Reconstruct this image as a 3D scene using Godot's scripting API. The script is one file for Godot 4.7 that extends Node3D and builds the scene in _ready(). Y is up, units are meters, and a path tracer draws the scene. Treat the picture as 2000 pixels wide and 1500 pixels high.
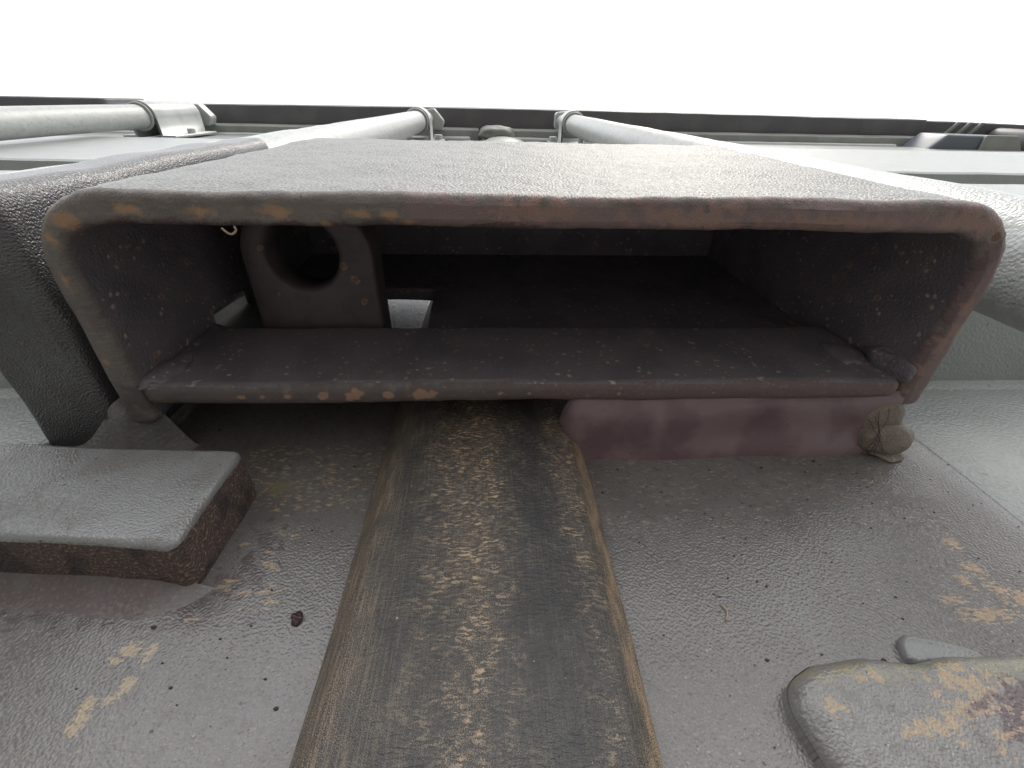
extends Node3D
# All shapes are written in units of U metres with the lens at the origin:
# x runs to the right along the doors, y up the doors, z out of the doors.
const U := 0.09
const FAR := Vector3(0, 0, 1)

var wob := FastNoiseLite.new()
var fine := FastNoiseLite.new()
var rng := RandomNumberGenerator.new()
var M := {}
var NONE: Callable


func _ready() -> void:
	rng.seed = 20
	# ---------------------------------------------------------------- camera, sky, sun, exposure
	var cam := Camera3D.new()
	cam.name = "camera"
	cam.basis = Basis(Vector3(0.99903, -0.04014, 0.01793), Vector3(0.0068, 0.54399, 0.83906), -Vector3(0.04343, 0.83813, -0.54374)).orthonormalized()
	cam.fov = 82.394
	cam.near = 0.002
	cam.far = 400.0
	add_child(cam)
	cam.current = true
	var sm := ProceduralSkyMaterial.new()
	sm.sky_top_color = Color(0.955, 0.965, 0.98)
	sm.sky_horizon_color = Color(0.93, 0.935, 0.94)
	sm.sky_curve = 0.2
	sm.sky_energy_multiplier = 1.0
	sm.ground_bottom_color = Color(0.45, 0.45, 0.44)
	sm.ground_horizon_color = Color(0.60, 0.60, 0.59)
	sm.ground_energy_multiplier = 1.0
	var sky := Sky.new()
	sky.sky_material = sm
	var env := Environment.new()
	env.background_mode = Environment.BG_SKY
	env.sky = sky
	env.tonemap_mode = Environment.TONE_MAPPER_LINEAR
	env.tonemap_exposure = 2.1
	env.sdfgi_enabled = true
	env.ssao_enabled = true
	env.ssil_enabled = true
	var we := WorldEnvironment.new()
	we.name = "surroundings"
	we.environment = env
	add_child(we)
	var sun := DirectionalLight3D.new()
	sun.name = "sun"
	sun.light_energy = 0.35
	sun.light_angular_distance = 25.0
	sun.light_color = Color(1.0, 0.98, 0.95)
	sun.shadow_enabled = true
	add_child(sun)
	sun.look_at_from_position(Vector3(0.35, 1.0, 0.75), Vector3.ZERO, Vector3(0, 0, 1))

	wob.noise_type = FastNoiseLite.TYPE_SIMPLEX_SMOOTH
	wob.frequency = 2.2
	wob.seed = 4
	wob.fractal_octaves = 2
	fine.noise_type = FastNoiseLite.TYPE_SIMPLEX_SMOOTH
	fine.frequency = 14.0
	fine.seed = 9
	fine.fractal_octaves = 2
	make_materials()
	# ---------------------------------------------------------------- large structure
	build_ground()
	build_doors()
	build_header()
	# ---------------------------------------------------------------- things on the doors
	build_gasket()
	build_rods()
	build_hinge()
	build_lock_box()
	build_guard_bar()
	build_lug()
	build_stop_block()
	build_welded_plate()
	build_specks()


# ==================================================================== helpers: nodes
func tag(o: Node, label: String, category: String, group := "") -> void:
	o.set_meta("label", label)
	o.set_meta("category", category)
	if group:
		o.set_meta("group", group)


func thing(called: String, label: String, category: String, at := Vector3.ZERO, group := "") -> Node3D:
	var o := Node3D.new()
	o.name = called
	add_child(o, true)
	o.position = at * U
	tag(o, label, category, group)
	return o


# ==================================================================== helpers: meshes
# A "b" is a dictionary {st: [SurfaceTool...], o: origin}
func mesh_start(n := 1, origin := Vector3.ZERO, amp := 0.0, famp := 0.0) -> Dictionary:
	var a := []
	for i in n:
		var st := SurfaceTool.new()
		st.begin(Mesh.PRIMITIVE_TRIANGLES)
		a.append(st)
	return {"st": a, "o": origin, "amp": amp, "famp": famp, "used": {}}


func jig(b: Dictionary, p: Vector3) -> Vector3:
	if b.amp > 0.0:
		p += Vector3(wob.get_noise_3dv(p), wob.get_noise_3dv(p + Vector3(17, 3, 5)), wob.get_noise_3dv(p + Vector3(-7, 23, 11))) * b.amp
	if b.famp > 0.0:
		p += Vector3(fine.get_noise_3dv(p), fine.get_noise_3dv(p + Vector3(17, 3, 5)), fine.get_noise_3dv(p + Vector3(-7, 23, 11))) * b.famp
	return p


func tri(b: Dictionary, p: Vector3, q: Vector3, r: Vector3, hint: Vector3, k := 0, group := 0, uvf : Callable = NONE) -> void:
	var n := (q - p).cross(r - p)
	if n.length_squared() < 1e-16:
		return
	var st: SurfaceTool = b.st[k]
	b.used[k] = true
	st.set_smooth_group(group)
	var order := [p, r, q] if n.dot(hint) > 0.0 else [p, q, r]
	for v in order:
		if uvf.is_valid():
			st.set_uv(uvf.call(v))
		st.add_vertex((v - b.o) * U)


func quad(b: Dictionary, p: Vector3, q: Vector3, r: Vector3, s: Vector3, hint: Vector3, k := 0, group := 0, uvf : Callable = NONE) -> void:
	tri(b, p, q, r, hint, k, group, uvf)
	tri(b, p, r, s, hint, k, group, uvf)


func finish(b: Dictionary, called: String, mats: Array, parent: Node) -> MeshInstance3D:
	var am := ArrayMesh.new()
	for k in b.st.size():
		if not b.used.has(k):
			continue
		var st: SurfaceTool = b.st[k]
		st.generate_normals()
		st.commit(am)
		am.surface_set_material(am.get_surface_count() - 1, mats[k])
	var o := MeshInstance3D.new()
	o.name = called
	o.mesh = am
	parent.add_child(o, true)
	return o


func rounded(pts: Array, radii: Array, step := 0.03) -> PackedVector2Array:
	var out := PackedVector2Array()
	var n := pts.size()
	var raw := PackedVector2Array()
	for i in n:
		var p: Vector2 = pts[i]
		var a: Vector2 = pts[(i + n - 1) % n]
		var c: Vector2 = pts[(i + 1) % n]
		var r: float = radii[i]
		if r <= 0.0:
			raw.append(p)
			continue
		var d1 := (a - p).normalized()
		var d2 := (c - p).normalized()
		var half := acos(clampf(d1.dot(d2), -1.0, 1.0)) / 2.0
		var cut := r / tan(half)
		var lim := minf((a - p).length(), (c - p).length()) * 0.49
		if cut > lim:
			cut = lim
			r = cut * tan(half)
		var mid := p + (d1 + d2).normalized() * (r / sin(half))
		var s1 := (p + d1 * cut) - mid
		var s2 := (p + d2 * cut) - mid
		var turn := s1.angle_to(s2)
		var m := maxi(3, int(absf(turn) / 0.2))
		for j in m + 1:
			raw.append(mid + s1.rotated(turn * j / m))
	for i in raw.size():
		var p := raw[i]
		var q := raw[(i + 1) % raw.size()]
		var m := maxi(1, int(ceil(p.distance_to(q) / step)))
		for j in m:
			out.append(p.lerp(q, float(j) / m))
	var tidy := PackedVector2Array()
	for p in out:
		if tidy.is_empty() or tidy[-1].distance_to(p) > 0.0005:
			tidy.append(p)
	if tidy[0].distance_to(tidy[-1]) < 0.0005:
		tidy.remove_at(tidy.size() - 1)
	return tidy


# Pulls the closed outline prof (u, v) along w; mp turns (u, v, w) into a point. cls(centre, normal hint, is_cap) picks the surface.
func extrude(b: Dictionary, prof: PackedVector2Array, mp: Callable, ws: Array, bev0 := 0.01, bev1 := 0.01, cls : Callable = NONE, uvf : Callable = NONE, caps := 3) -> void:
	if Geometry2D.is_polygon_clockwise(prof):
		prof.reverse()
	var n := prof.size()
	var nor := PackedVector2Array()
	for i in n:
		var t := (prof[(i + 1) % n] - prof[(i + n - 1) % n]).normalized()
		nor.append(Vector2(t.y, -t.x))
	var w0: float = ws[0]
	var w1: float = ws[-1]
	var dir := signf(w1 - w0)
	var rings := []  # [w, inset]
	var steps := 4
	if bev0 > 0.0:
		for k in steps:
			var a := PI / 2 * k / steps
			rings.append([w0 + dir * bev0 * (1.0 - sin(a)), bev0 * (1.0 - cos(a + 0.0)) if false else bev0 * (1.0 - sin(a))])
		rings.clear()
		for k in steps:
			var a := PI / 2 * k / steps
			rings.append([w0 + dir * bev0 * (1.0 - cos(a)), bev0 * (1.0 - sin(a))])
		rings.append([w0 + dir * bev0, 0.0])
	else:
		rings.append([w0, 0.0])
	for i in range(1, ws.size() - 1):
		rings.append([ws[i], 0.0])
	if bev1 > 0.0:
		rings.append([w1 - dir * bev1, 0.0])
		for k in range(steps - 1, -1, -1):
			var a := PI / 2 * k / steps
			rings.append([w1 - dir * bev1 * (1.0 - cos(a)), bev1 * (1.0 - sin(a))])
	else:
		rings.append([w1, 0.0])
	var o: Vector3 = mp.call(0.0, 0.0, 0.0)
	var eu: Vector3 = mp.call(1.0, 0.0, 0.0) - o
	var ev: Vector3 = mp.call(0.0, 1.0, 0.0) - o
	var ew: Vector3 = mp.call(0.0, 0.0, 1.0) - o
	var lines := []
	for r in rings:
		var row := PackedVector3Array()
		for i in n:
			var p := prof[i] - nor[i] * float(r[1])
			var raw: Vector3 = mp.call(p.x, p.y, r[0])
			var at := jig(b, raw)
			if lines.is_empty() or lines.size() == rings.size() - 1:
				at -= ew * (at - raw).dot(ew)
			row.append(at)
		lines.append(row)
	for k in lines.size() - 1:
		var ra: PackedVector3Array = lines[k]
		var rb: PackedVector3Array = lines[k + 1]
		var lift := 0.0
		if bev0 > 0.0 and k < steps:
			lift = -dir
		elif bev1 > 0.0 and k >= lines.size() - 1 - steps:
			lift = dir
		for i in n:
			var j := (i + 1) % n
			var nn := nor[i] + nor[j]
			var hint := (eu * nn.x + ev * nn.y).normalized() + ew * lift
			var s: int = cls.call((ra[i] + rb[j]) / 2.0, (rb[i] - ra[i]).cross(ra[j] - ra[i]).normalized(), hint) if cls.is_valid() else 0
			quad(b, ra[i], ra[j], rb[j], rb[i], hint, s, 0, uvf)
	for e in 2:
		if not (caps & (1 << e)):
			continue
		var row: PackedVector3Array = lines[0] if e == 0 else lines[-1]
		var ins: float = rings[0][1] if e == 0 else rings[-1][1]
		var w_end: float = rings[0][0] if e == 0 else rings[-1][0]
		var flat := PackedVector2Array()
		for i in n:
			flat.append(prof[i] - nor[i] * ins)
		var pts := PackedVector3Array(row)
		var flat_all := PackedVector2Array(flat)
		var area := 0.0
		var lo := flat[0]
		var hi := flat[0]
		for i in n:
			area += flat[i].cross(flat[(i + 1) % n]) * 0.5
			lo = lo.min(flat[i])
			hi = hi.max(flat[i])
		var gap := sqrt(absf(area) / 260.0)
		var tight := PackedVector2Array()
		for i in n:
			tight.append(prof[i] - nor[i] * (ins + gap * 0.45))
		var gy := lo.y + gap * 0.5
		while gy < hi.y:
			var gx := lo.x + gap * 0.5
			while gx < hi.x:
				var q := Vector2(gx + fmod(gy * 91.7, 1.0) * gap * 0.4, gy)
				if Geometry2D.is_point_in_polygon(q, tight):
					var raw: Vector3 = mp.call(q.x, q.y, w_end)
					var at := jig(b, raw)
					pts.append(at - ew * (at - raw).dot(ew))
					flat_all.append(q)
				gx += gap
			gy += gap
		var hint := ew * (-dir if e == 0 else dir)
		var t := Geometry2D.triangulate_delaunay(flat_all)
		for i in range(0, t.size(), 3):
			if not Geometry2D.is_point_in_polygon((flat_all[t[i]] + flat_all[t[i + 1]] + flat_all[t[i + 2]]) / 3.0, flat):
				continue
			var s: int = cls.call((pts[t[i]] + pts[t[i + 1]] + pts[t[i + 2]]) / 3.0, hint, hint) if cls.is_valid() else 0
			tri(b, pts[t[i]], pts[t[i + 1]], pts[t[i + 2]], hint, s, 1 + e, uvf)


func steps_between(a: float, c: float, n: int, bias := 1.0) -> Array:
	var out := []
	for i in n + 1:
		out.append(lerpf(a, c, pow(float(i) / n, bias)))
	return out


func xz(u: float, v: float, w: float) -> Vector3:
	return Vector3(u, w, v)


func xy(u: float, v: float, w: float) -> Vector3:
	return Vector3(u, v, w)


func yz(u: float, v: float, w: float) -> Vector3:
	return Vector3(w, u, v)


func box(b: Dictionary, lo: Vector3, hi: Vector3, bev := 0.02, k := 0, step := 0.15) -> void:
	var p := rounded([Vector2(lo.x, lo.y), Vector2(hi.x, lo.y), Vector2(hi.x, hi.y), Vector2(lo.x, hi.y)], [bev, bev, bev, bev], step)
	extrude(b, p, xy, [lo.z, (lo.z + hi.z) / 2, hi.z], bev, bev, func(_c, _n, _h): return k)


func sheet(b: Dictionary, nu: int, nv: int, f: Callable, hint: Vector3, k := 0, uvf : Callable = NONE) -> void:
	var rows := []
	for j in nv + 1:
		var row := PackedVector3Array()
		for i in nu + 1:
			row.append(jig(b, f.call(float(i) / nu, float(j) / nv)))
		rows.append(row)
	for j in nv:
		for i in nu:
			quad(b, rows[j][i], rows[j][i + 1], rows[j + 1][i + 1], rows[j + 1][i], hint, k, 0, uvf)


func lump(b: Dictionary, c: Vector3, r: Vector3, rough := 0.15, k := 0, n := 28) -> void:
	var at := func(i: int, j: int) -> Vector3:
		var th := TAU * (i % n) / n
		var ph := PI * j / n - PI / 2
		var d := Vector3(cos(ph) * cos(th), sin(ph), cos(ph) * sin(th))
		var s := 1.0 + rough * (1.2 * wob.get_noise_3dv(d * 0.28 + c * 3.0) + 0.2 * fine.get_noise_3dv(d * 0.10 + c))
		return c + d * r * s
	for j in n:
		for i in n:
			var p: Vector3 = at.call(i, j)
			var q: Vector3 = at.call(i + 1, j)
			var s: Vector3 = at.call(i + 1, j + 1)
			var t: Vector3 = at.call(i, j + 1)
			quad(b, p, q, s, t, (p + q + s + t) / 4.0 - c, k)


func tube(b: Dictionary, path: PackedVector3Array, r: float, sides := 12, k := 0) -> void:
	var rows := []
	for i in path.size():
		var t := (path[mini(i + 1, path.size() - 1)] - path[maxi(i - 1, 0)]).normalized()
		var a := t.cross(Vector3(0.31, 0.2, 0.93)).normalized()
		var c := t.cross(a)
		var row := PackedVector3Array()
		for s in sides:
			row.append(jig(b, path[i] + (a * cos(TAU * s / sides) + c * sin(TAU * s / sides)) * r))
		rows.append(row)
	for i in path.size() - 1:
		for s in sides:
			var e := (s + 1) % sides
			quad(b, rows[i][s], rows[i][e], rows[i + 1][e], rows[i + 1][s], rows[i][s] - path[i], k)
	for e in 2:
		var row: PackedVector3Array = rows[0] if e == 0 else rows[-1]
		var c := path[0] if e == 0 else path[-1]
		var hint := (path[0] - path[1]) if e == 0 else (path[-1] - path[-2])
		for s in sides:
			tri(b, c, row[s], row[(s + 1) % sides], hint, k, 1)


# ==================================================================== helpers: textures
func noise_map(w: int, h: int, freq: float, sd: int, oct := 3, sx := 1, sy := 1, seamless := true, kind := FastNoiseLite.TYPE_SIMPLEX_SMOOTH, warp := 0.0) -> PackedByteArray:
	var f := FastNoiseLite.new()
	f.noise_type = kind
	f.seed = sd
	f.frequency = freq
	f.fractal_octaves = oct
	if oct <= 1:
		f.fractal_type = FastNoiseLite.FRACTAL_NONE
	if kind == FastNoiseLite.TYPE_CELLULAR:
		f.cellular_return_type = FastNoiseLite.RETURN_DISTANCE
	if warp > 0.0:
		f.domain_warp_enabled = true
		f.domain_warp_amplitude = warp
		f.domain_warp_frequency = freq * 0.7
	var im: Image = f.get_seamless_image(w / sx, h / sy) if seamless else f.get_image(w / sx, h / sy)
	if sx > 1 or sy > 1:
		im.resize(w, h, Image.INTERPOLATE_CUBIC)
	im.convert(Image.FORMAT_L8)
	return im.get_data()


func filled(n: int, c: Color) -> PackedByteArray:
	var s := c.linear_to_srgb()
	var im := Image.create(n, 1, false, Image.FORMAT_RGB8)
	im.fill(s)
	return im.get_data()


# Blends colour c (linear) over buf where mask lies above lo (fully above hi), times an optional second mask.
func lay(buf: PackedByteArray, mask: PackedByteArray, lo: float, hi: float, c: Color, amt := 1.0, gate := PackedByteArray()) -> void:
	var s := c.linear_to_srgb()
	var r := int(s.r * 255)
	var g := int(s.g * 255)
	var bl := int(s.b * 255)
	var lut := PackedInt32Array()
	lut.resize(256)
	for i in 256:
		lut[i] = int(256.0 * amt * clampf((i / 255.0 - lo) / (hi - lo), 0.0, 1.0))
	var gated := not gate.is_empty()
	for i in mask.size():
		var a := lut[mask[i]]
		if a == 0:
			continue
		if gated:
			a = a * gate[i] >> 8
			if a == 0:
				continue
		var k := i * 3
		buf[k] += (r - buf[k]) * a >> 8
		buf[k + 1] += (g - buf[k + 1]) * a >> 8
		buf[k + 2] += (bl - buf[k + 2]) * a >> 8


func dots(buf: PackedByteArray, w: int, h: int, n: int, r0: float, r1: float, c: Color, amt := 0.8, stretch := 1.0, ring := false, area := Rect2(0, 0, 1, 1)) -> void:
	var s := c.linear_to_srgb()
	for q in n:
		var cx := (area.position.x + rng.randf() * area.size.x) * w
		var cy := (area.position.y + rng.randf() * area.size.y) * h
		var r := r0 + (r1 - r0) * pow(rng.randf(), 2.5)
		spot(buf, w, h, cx, cy, r * stretch, r, s, amt * rng.randf_range(0.5, 1.0), ring)


func spot(buf: PackedByteArray, w: int, h: int, cx: float, cy: float, rx: float, ry: float, s: Color, amt: float, ring := false) -> void:
	var ph := rng.randf() * TAU
	var l1 := rng.randf_range(0.05, 0.3)
	for y in range(int(cy - ry * 1.4), int(cy + ry * 1.4) + 1):
		for x in range(int(cx - rx * 1.4), int(cx + rx * 1.4) + 1):
			var dx := (x - cx) / rx
			var dy := (y - cy) / ry
			var d := sqrt(dx * dx + dy * dy)
			if d > 1.35:
				continue
			var e := 1.0 + l1 * sin(2.0 * atan2(dy, dx) + ph) * 0.7 + l1 * 0.5 * sin(5.0 * atan2(dy, dx) + ph * 3.0)
			var a := clampf((e - d) * 4.0, 0.0, 1.0)
			if ring:
				a *= clampf(absf(d - 0.25) * 1.8, 0.25, 1.0)
			a *= amt
			if a <= 0.01:
				continue
			var k := (posmod(y, h) * w + posmod(x, w)) * 3
			buf[k] = int(lerpf(buf[k], s.r * 255, a))
			buf[k + 1] = int(lerpf(buf[k + 1], s.g * 255, a))
			buf[k + 2] = int(lerpf(buf[k + 2], s.b * 255, a))


# A ragged stain: an ellipse whose edge the noise eats into.
func stain(buf: PackedByteArray, w: int, h: int, cx: float, cy: float, rx: float, ry: float, nz: PackedByteArray, c: Color, amt := 0.9, ragged := 1.0, hard := 6.0, ang := 0.0) -> void:
	var s := c.linear_to_srgb()
	var rr := maxf(rx, ry) * 1.5
	var ca := cos(ang)
	var sa := sin(ang)
	for y in range(maxi(0, int(cy - rr)), mini(h, int(cy + rr) + 1)):
		for x in range(maxi(0, int(cx - rr)), mini(w, int(cx + rr) + 1)):
			var px := x - cx
			var py := y - cy
			var dx := (px * ca + py * sa) / rx
			var dy := (-px * sa + py * ca) / ry
			var d := sqrt(dx * dx + dy * dy)
			if d > 1.5:
				continue
			var i := y * w + x
			var a := clampf((1.0 - d + ragged * (nz[i] / 255.0 - 0.5) * 2.0) * hard, 0.0, 1.0) * amt
			if a <= 0.01:
				continue
			var k := i * 3
			buf[k] = int(lerpf(buf[k], s.r * 255, a))
			buf[k + 1] = int(lerpf(buf[k + 1], s.g * 255, a))
			buf[k + 2] = int(lerpf(buf[k + 2], s.b * 255, a))


func tex(buf: PackedByteArray, w: int, h: int, f := Image.FORMAT_RGB8) -> ImageTexture:
	return ImageTexture.create_from_image(Image.create_from_data(w, h, false, f, buf))


func mixed(a: PackedByteArray, c: PackedByteArray, t: float) -> PackedByteArray:
	var out := a.duplicate()
	var k := int(t * 256)
	for i in a.size():
		out[i] = a[i] + ((c[i] - a[i]) * k >> 8)
	return out


func mat(called: String, rough: float, color_tex: Texture2D, height: Texture2D, depth: float, tile: float, tri_planar := true, spec := 0.5) -> StandardMaterial3D:
	var m := StandardMaterial3D.new()
	m.resource_name = called
	m.roughness = rough
	m.metallic_specular = spec
	m.albedo_texture = color_tex
	if height:
		m.heightmap_enabled = true
		m.heightmap_texture = height
		m.heightmap_scale = depth
	if tri_planar:
		m.uv1_triplanar = true
		m.uv1_world_triplanar = true
		m.uv1_scale = Vector3.ONE / tile
		m.uv1_triplanar_sharpness = 4.0
	return m


func make_materials() -> void:
	var n := 1024
	# shared relief: orange-peel paint, coarse and fine
	var peel := noise_map(n, n, 1.0 / 8.0, 3, 3)
	var peel_t := tex(peel, n, n, Image.FORMAT_L8)
	var worm := noise_map(n, n, 1.0 / 9.0, 5, 3)
	var worm_t := tex(worm, n, n, Image.FORMAT_L8)
	var cloud := noise_map(n, n, 1.0 / 180.0, 8, 4)
	var grain := noise_map(n, n, 1.0 / 3.0, 12, 2)
	var patchy := noise_map(n, n, 1.0 / 60.0, 15, 5)
	var flake := noise_map(n, n, 1.0 / 9.0, 18, 3, 1, 1)
	# plain grey paint, for the outside of the steel
	var p := filled(n * n, Color(0.235, 0.24, 0.235))
	lay(p, cloud, 0.45, 0.75, Color(0.20, 0.20, 0.192), 0.5)
	lay(p, grain, 0.55, 0.85, Color(0.30, 0.30, 0.29), 0.5)
	lay(p, flake, 0.70, 0.78, Color(0.28, 0.225, 0.16), 0.35, patchy)
	dots(p, n, n, 150, 1.0, 3.2, Color(0.03, 0.028, 0.027), 0.9, 1.2)
	dots(p, n, n, 240, 1.0, 3.0, Color(0.45, 0.40, 0.33), 0.8)
	var paint_t := tex(p, n, n)
	M.paint = mat("grey paint", 0.32, paint_t, peel_t, 0.013, 0.08, true, 0.7)
	var q := 1536
	var c_worm := noise_map(q, q, 1.0 / 5.0, 5, 3, 1, 1, false)
	var c_cloud := noise_map(q, q, 1.0 / 90.0, 8, 4, 1, 1, false)
	var c_grain := noise_map(q, q, 1.0 / 2.4, 12, 2, 1, 1, false)
	var c_runs := noise_map(q, q, 1.0 / 4.0, 21, 3, 1, 12, false)
	var c_patchy := noise_map(q, q, 1.0 / 110.0, 15, 4, 1, 1, false)
	p = filled(q * q, Color(0.185, 0.185, 0.175))
	lay(p, c_cloud, 0.45, 0.75, Color(0.135, 0.132, 0.120), 0.6)
	lay(p, c_grain, 0.52, 0.75, Color(0.30, 0.30, 0.285), 0.8)
	lay(p, c_worm, 0.44, 0.24, Color(0.055, 0.052, 0.046), 0.9)
	lay(p, c_runs, 0.60, 0.72, Color(0.09, 0.08, 0.068), 0.75, c_patchy)
	lay(p, c_runs, 0.38, 0.26, Color(0.30, 0.25, 0.17), 0.6, c_patchy)
	dots(p, q, q, 420, 0.8, 2.2, Color(0.03, 0.028, 0.027), 0.9)
	# one sheet covers the whole plate, its borders lie beyond it
	M.cover = mat("weathered grey paint", 0.40, tex(p, q, q), tex(c_worm, q, q, Image.FORMAT_L8), 0.05, 0.26, true, 0.5)
	M.cover.uv1_offset = Vector3(0.4615, -0.1923, 0.5)
	p = filled(n * n, Color(0.245, 0.245, 0.243))
	lay(p, cloud, 0.45, 0.75, Color(0.195, 0.185, 0.178), 0.8)
	lay(p, grain, 0.55, 0.85, Color(0.38, 0.385, 0.385), 0.5)
	lay(p, flake, 0.70, 0.78, Color(0.42, 0.35, 0.24), 0.4, patchy)
	dots(p, n, n, 160, 1.0, 3.4, Color(0.03, 0.028, 0.027), 0.9, 1.4)
	dots(p, n, n, 120, 1.0, 3.0, Color(0.50, 0.40, 0.28), 0.8)
	M.block = mat("stop block paint", 0.25, tex(p, n, n), peel_t, 0.013, 0.08, true, 0.7)
	# lighter paint of the door panels
	p = filled(n * n, Color(0.33, 0.35, 0.338))
	lay(p, cloud, 0.45, 0.8, Color(0.28, 0.295, 0.285), 0.5)
	lay(p, grain, 0.55, 0.8, Color(0.25, 0.265, 0.255), 0.6)
	dots(p, n, n, 160, 1.0, 4.0, Color(0.12, 0.12, 0.11), 0.7)
	var panel_t := tex(p, n, n)
	M.panel = mat("pale door paint", 0.36, panel_t, peel_t, 0.03, 0.20, true, 0.6)
	p = filled(n * n, Color(0.49, 0.505, 0.495))
	lay(p, cloud, 0.45, 0.8, Color(0.42, 0.44, 0.425), 0.6)
	lay(p, grain, 0.6, 0.85, Color(0.44, 0.455, 0.44), 0.5)
	lay(p, patchy, 0.60, 0.76, Color(0.30, 0.28, 0.275), 0.4)
	lay(p, flake, 0.70, 0.78, Color(0.22, 0.21, 0.20), 0.5)
	panel_t = tex(p, n, n)
	M.rod = mat("white rod paint", 0.36, panel_t, peel_t, 0.03, 0.15, true, 0.5)
	# thick dark grey paint on the guard bar
	p = filled(n * n, Color(0.118, 0.119, 0.124))
	lay(p, cloud, 0.45, 0.75, Color(0.095, 0.082, 0.085), 0.7)
	lay(p, flake, 0.72, 0.80, Color(0.33, 0.23, 0.16), 0.6, patchy)
	lay(p, grain, 0.6, 0.9, Color(0.15, 0.147, 0.147), 0.6)
	dots(p, n, n, 220, 1.0, 4.0, Color(0.35, 0.25, 0.17), 0.7, 1.8)
	M.dark_paint = mat("thick dark paint", 0.34, tex(p, n, n), peel_t, 0.032, 0.085, true, 0.6)
	# purple brown primer inside the box
	p = filled(n * n, Color(0.205, 0.178, 0.196))
	lay(p, cloud, 0.4, 0.75, Color(0.150, 0.140, 0.163), 0.8)
	lay(p, grain, 0.6, 0.9, Color(0.28, 0.25, 0.24), 0.5)
	lay(p, flake, 0.78, 0.84, Color(0.22, 0.13, 0.09), 0.6, patchy)
	dots(p, n, n, 300, 2.5, 10.0, Color(0.52, 0.32, 0.22), 0.9, 1.0, true)
	dots(p, n, n, 1400, 1.4, 5.0, Color(0.62, 0.50, 0.41), 0.9)
	M.primer = mat("purple brown primer", 0.5, tex(p, n, n), peel_t, 0.02, 0.14)
	# bare purple brown on welds
	p = filled(512 * 512, Color(0.24, 0.165, 0.175))
	var c5 := noise_map(512, 512, 1.0 / 110.0, 31, 4)
	var g5 := noise_map(512, 512, 1.0 / 3.0, 33, 2)
	var f5 := noise_map(512, 512, 1.0 / 8.0, 35, 3)
	lay(p, c5, 0.35, 0.7, Color(0.165, 0.098, 0.112), 0.8)
	lay(p, g5, 0.6, 0.9, Color(0.28, 0.22, 0.22), 0.4)
	dots(p, 512, 512, 60, 0.8, 2.2, Color(0.04, 0.03, 0.03), 0.8)
	M.weld = mat("purple brown weld", 0.24, tex(p, 512, 512), tex(g5, 512, 512, Image.FORMAT_L8), 0.006, 0.08)
	p = filled(512 * 512, Color(0.150, 0.122, 0.120))
	lay(p, c5, 0.4, 0.7, Color(0.19, 0.178, 0.172), 0.9)
	lay(p, f5, 0.66, 0.76, Color(0.33, 0.23, 0.16), 0.6)
	lay(p, g5, 0.6, 0.8, Color(0.22, 0.19, 0.18), 0.6)
	dots(p, 512, 512, 50, 0.8, 2.2, Color(0.04, 0.03, 0.03), 0.8)
	M.block_weld = mat("primer showing on the weld", 0.34, tex(p, 512, 512), tex(f5, 512, 512, Image.FORMAT_L8), 0.012, 0.08)
	p = filled(512 * 512, Color(0.225, 0.195, 0.170))
	lay(p, c5, 0.4, 0.7, Color(0.17, 0.135, 0.125), 0.8)
	lay(p, f5, 0.64, 0.74, Color(0.46, 0.30, 0.17), 0.7)
	lay(p, g5, 0.6, 0.8, Color(0.33, 0.28, 0.22), 0.6)
	M.dusty_weld = mat("dusty weld end", 0.5, tex(p, 512, 512), tex(f5, 512, 512, Image.FORMAT_L8), 0.02, 0.06)
	# rough rusty dark sides of the stop block
	p = filled(512 * 512, Color(0.108, 0.083, 0.080))
	lay(p, f5, 0.58, 0.70, Color(0.25, 0.15, 0.10), 0.7)
	lay(p, f5, 0.70, 0.78, Color(0.44, 0.31, 0.21), 0.75)
	lay(p, g5, 0.62, 0.74, Color(0.40, 0.29, 0.20), 0.8, c5)
	lay(p, c5, 0.55, 0.75, Color(0.055, 0.045, 0.046), 0.7)
	M.rusty = mat("dark rusty edge", 0.6, tex(p, 512, 512), tex(f5, 512, 512, Image.FORMAT_L8), 0.05, 0.06)
	# grey weld paint
	p = filled(512 * 512, Color(0.27, 0.27, 0.27))
	lay(p, c5, 0.45, 0.7, Color(0.17, 0.16, 0.155), 0.8)
	lay(p, f5, 0.72, 0.8, Color(0.42, 0.31, 0.20), 0.7)
	M.grey_weld = mat("grey painted weld", 0.35, tex(p, 512, 512), tex(f5, 512, 512, Image.FORMAT_L8), 0.02, 0.08)
	# header, hinge
	p = filled(512 * 512, Color(0.125, 0.122, 0.13))
	lay(p, c5, 0.4, 0.75, Color(0.165, 0.162, 0.168), 0.8)
	lay(p, g5, 0.6, 0.8, Color(0.14, 0.14, 0.14), 0.4)
	M.header = mat("dark header paint", 0.5, tex(p, 512, 512), null, 0.0, 0.5)
	p = filled(512 * 512, Color(0.36, 0.37, 0.35))
	lay(p, c5, 0.4, 0.75, Color(0.28, 0.285, 0.26), 0.8)
	M.trim = mat("grey trim paint", 0.45, tex(p, 512, 512), null, 0.0, 0.5)
	p = filled(512 * 512, Color(0.52, 0.54, 0.53))
	lay(p, c5, 0.35, 0.7, Color(0.42, 0.44, 0.43), 0.8)
	lay(p, g5, 0.6, 0.8, Color(0.60, 0.61, 0.60), 0.5)
	M.zinc = mat("galvanised steel", 0.34, tex(p, 512, 512), null, 0.0, 0.3)
	p = filled(512 * 512, Color(0.15, 0.17, 0.20))
	lay(p, g5, 0.6, 0.8, Color(0.14, 0.15, 0.17), 0.5)
	M.hinge = mat("blue grey hinge paint", 0.4, tex(p, 512, 512), null, 0.0, 0.3)
	p = filled(512 * 512, Color(0.17, 0.165, 0.155))
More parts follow.
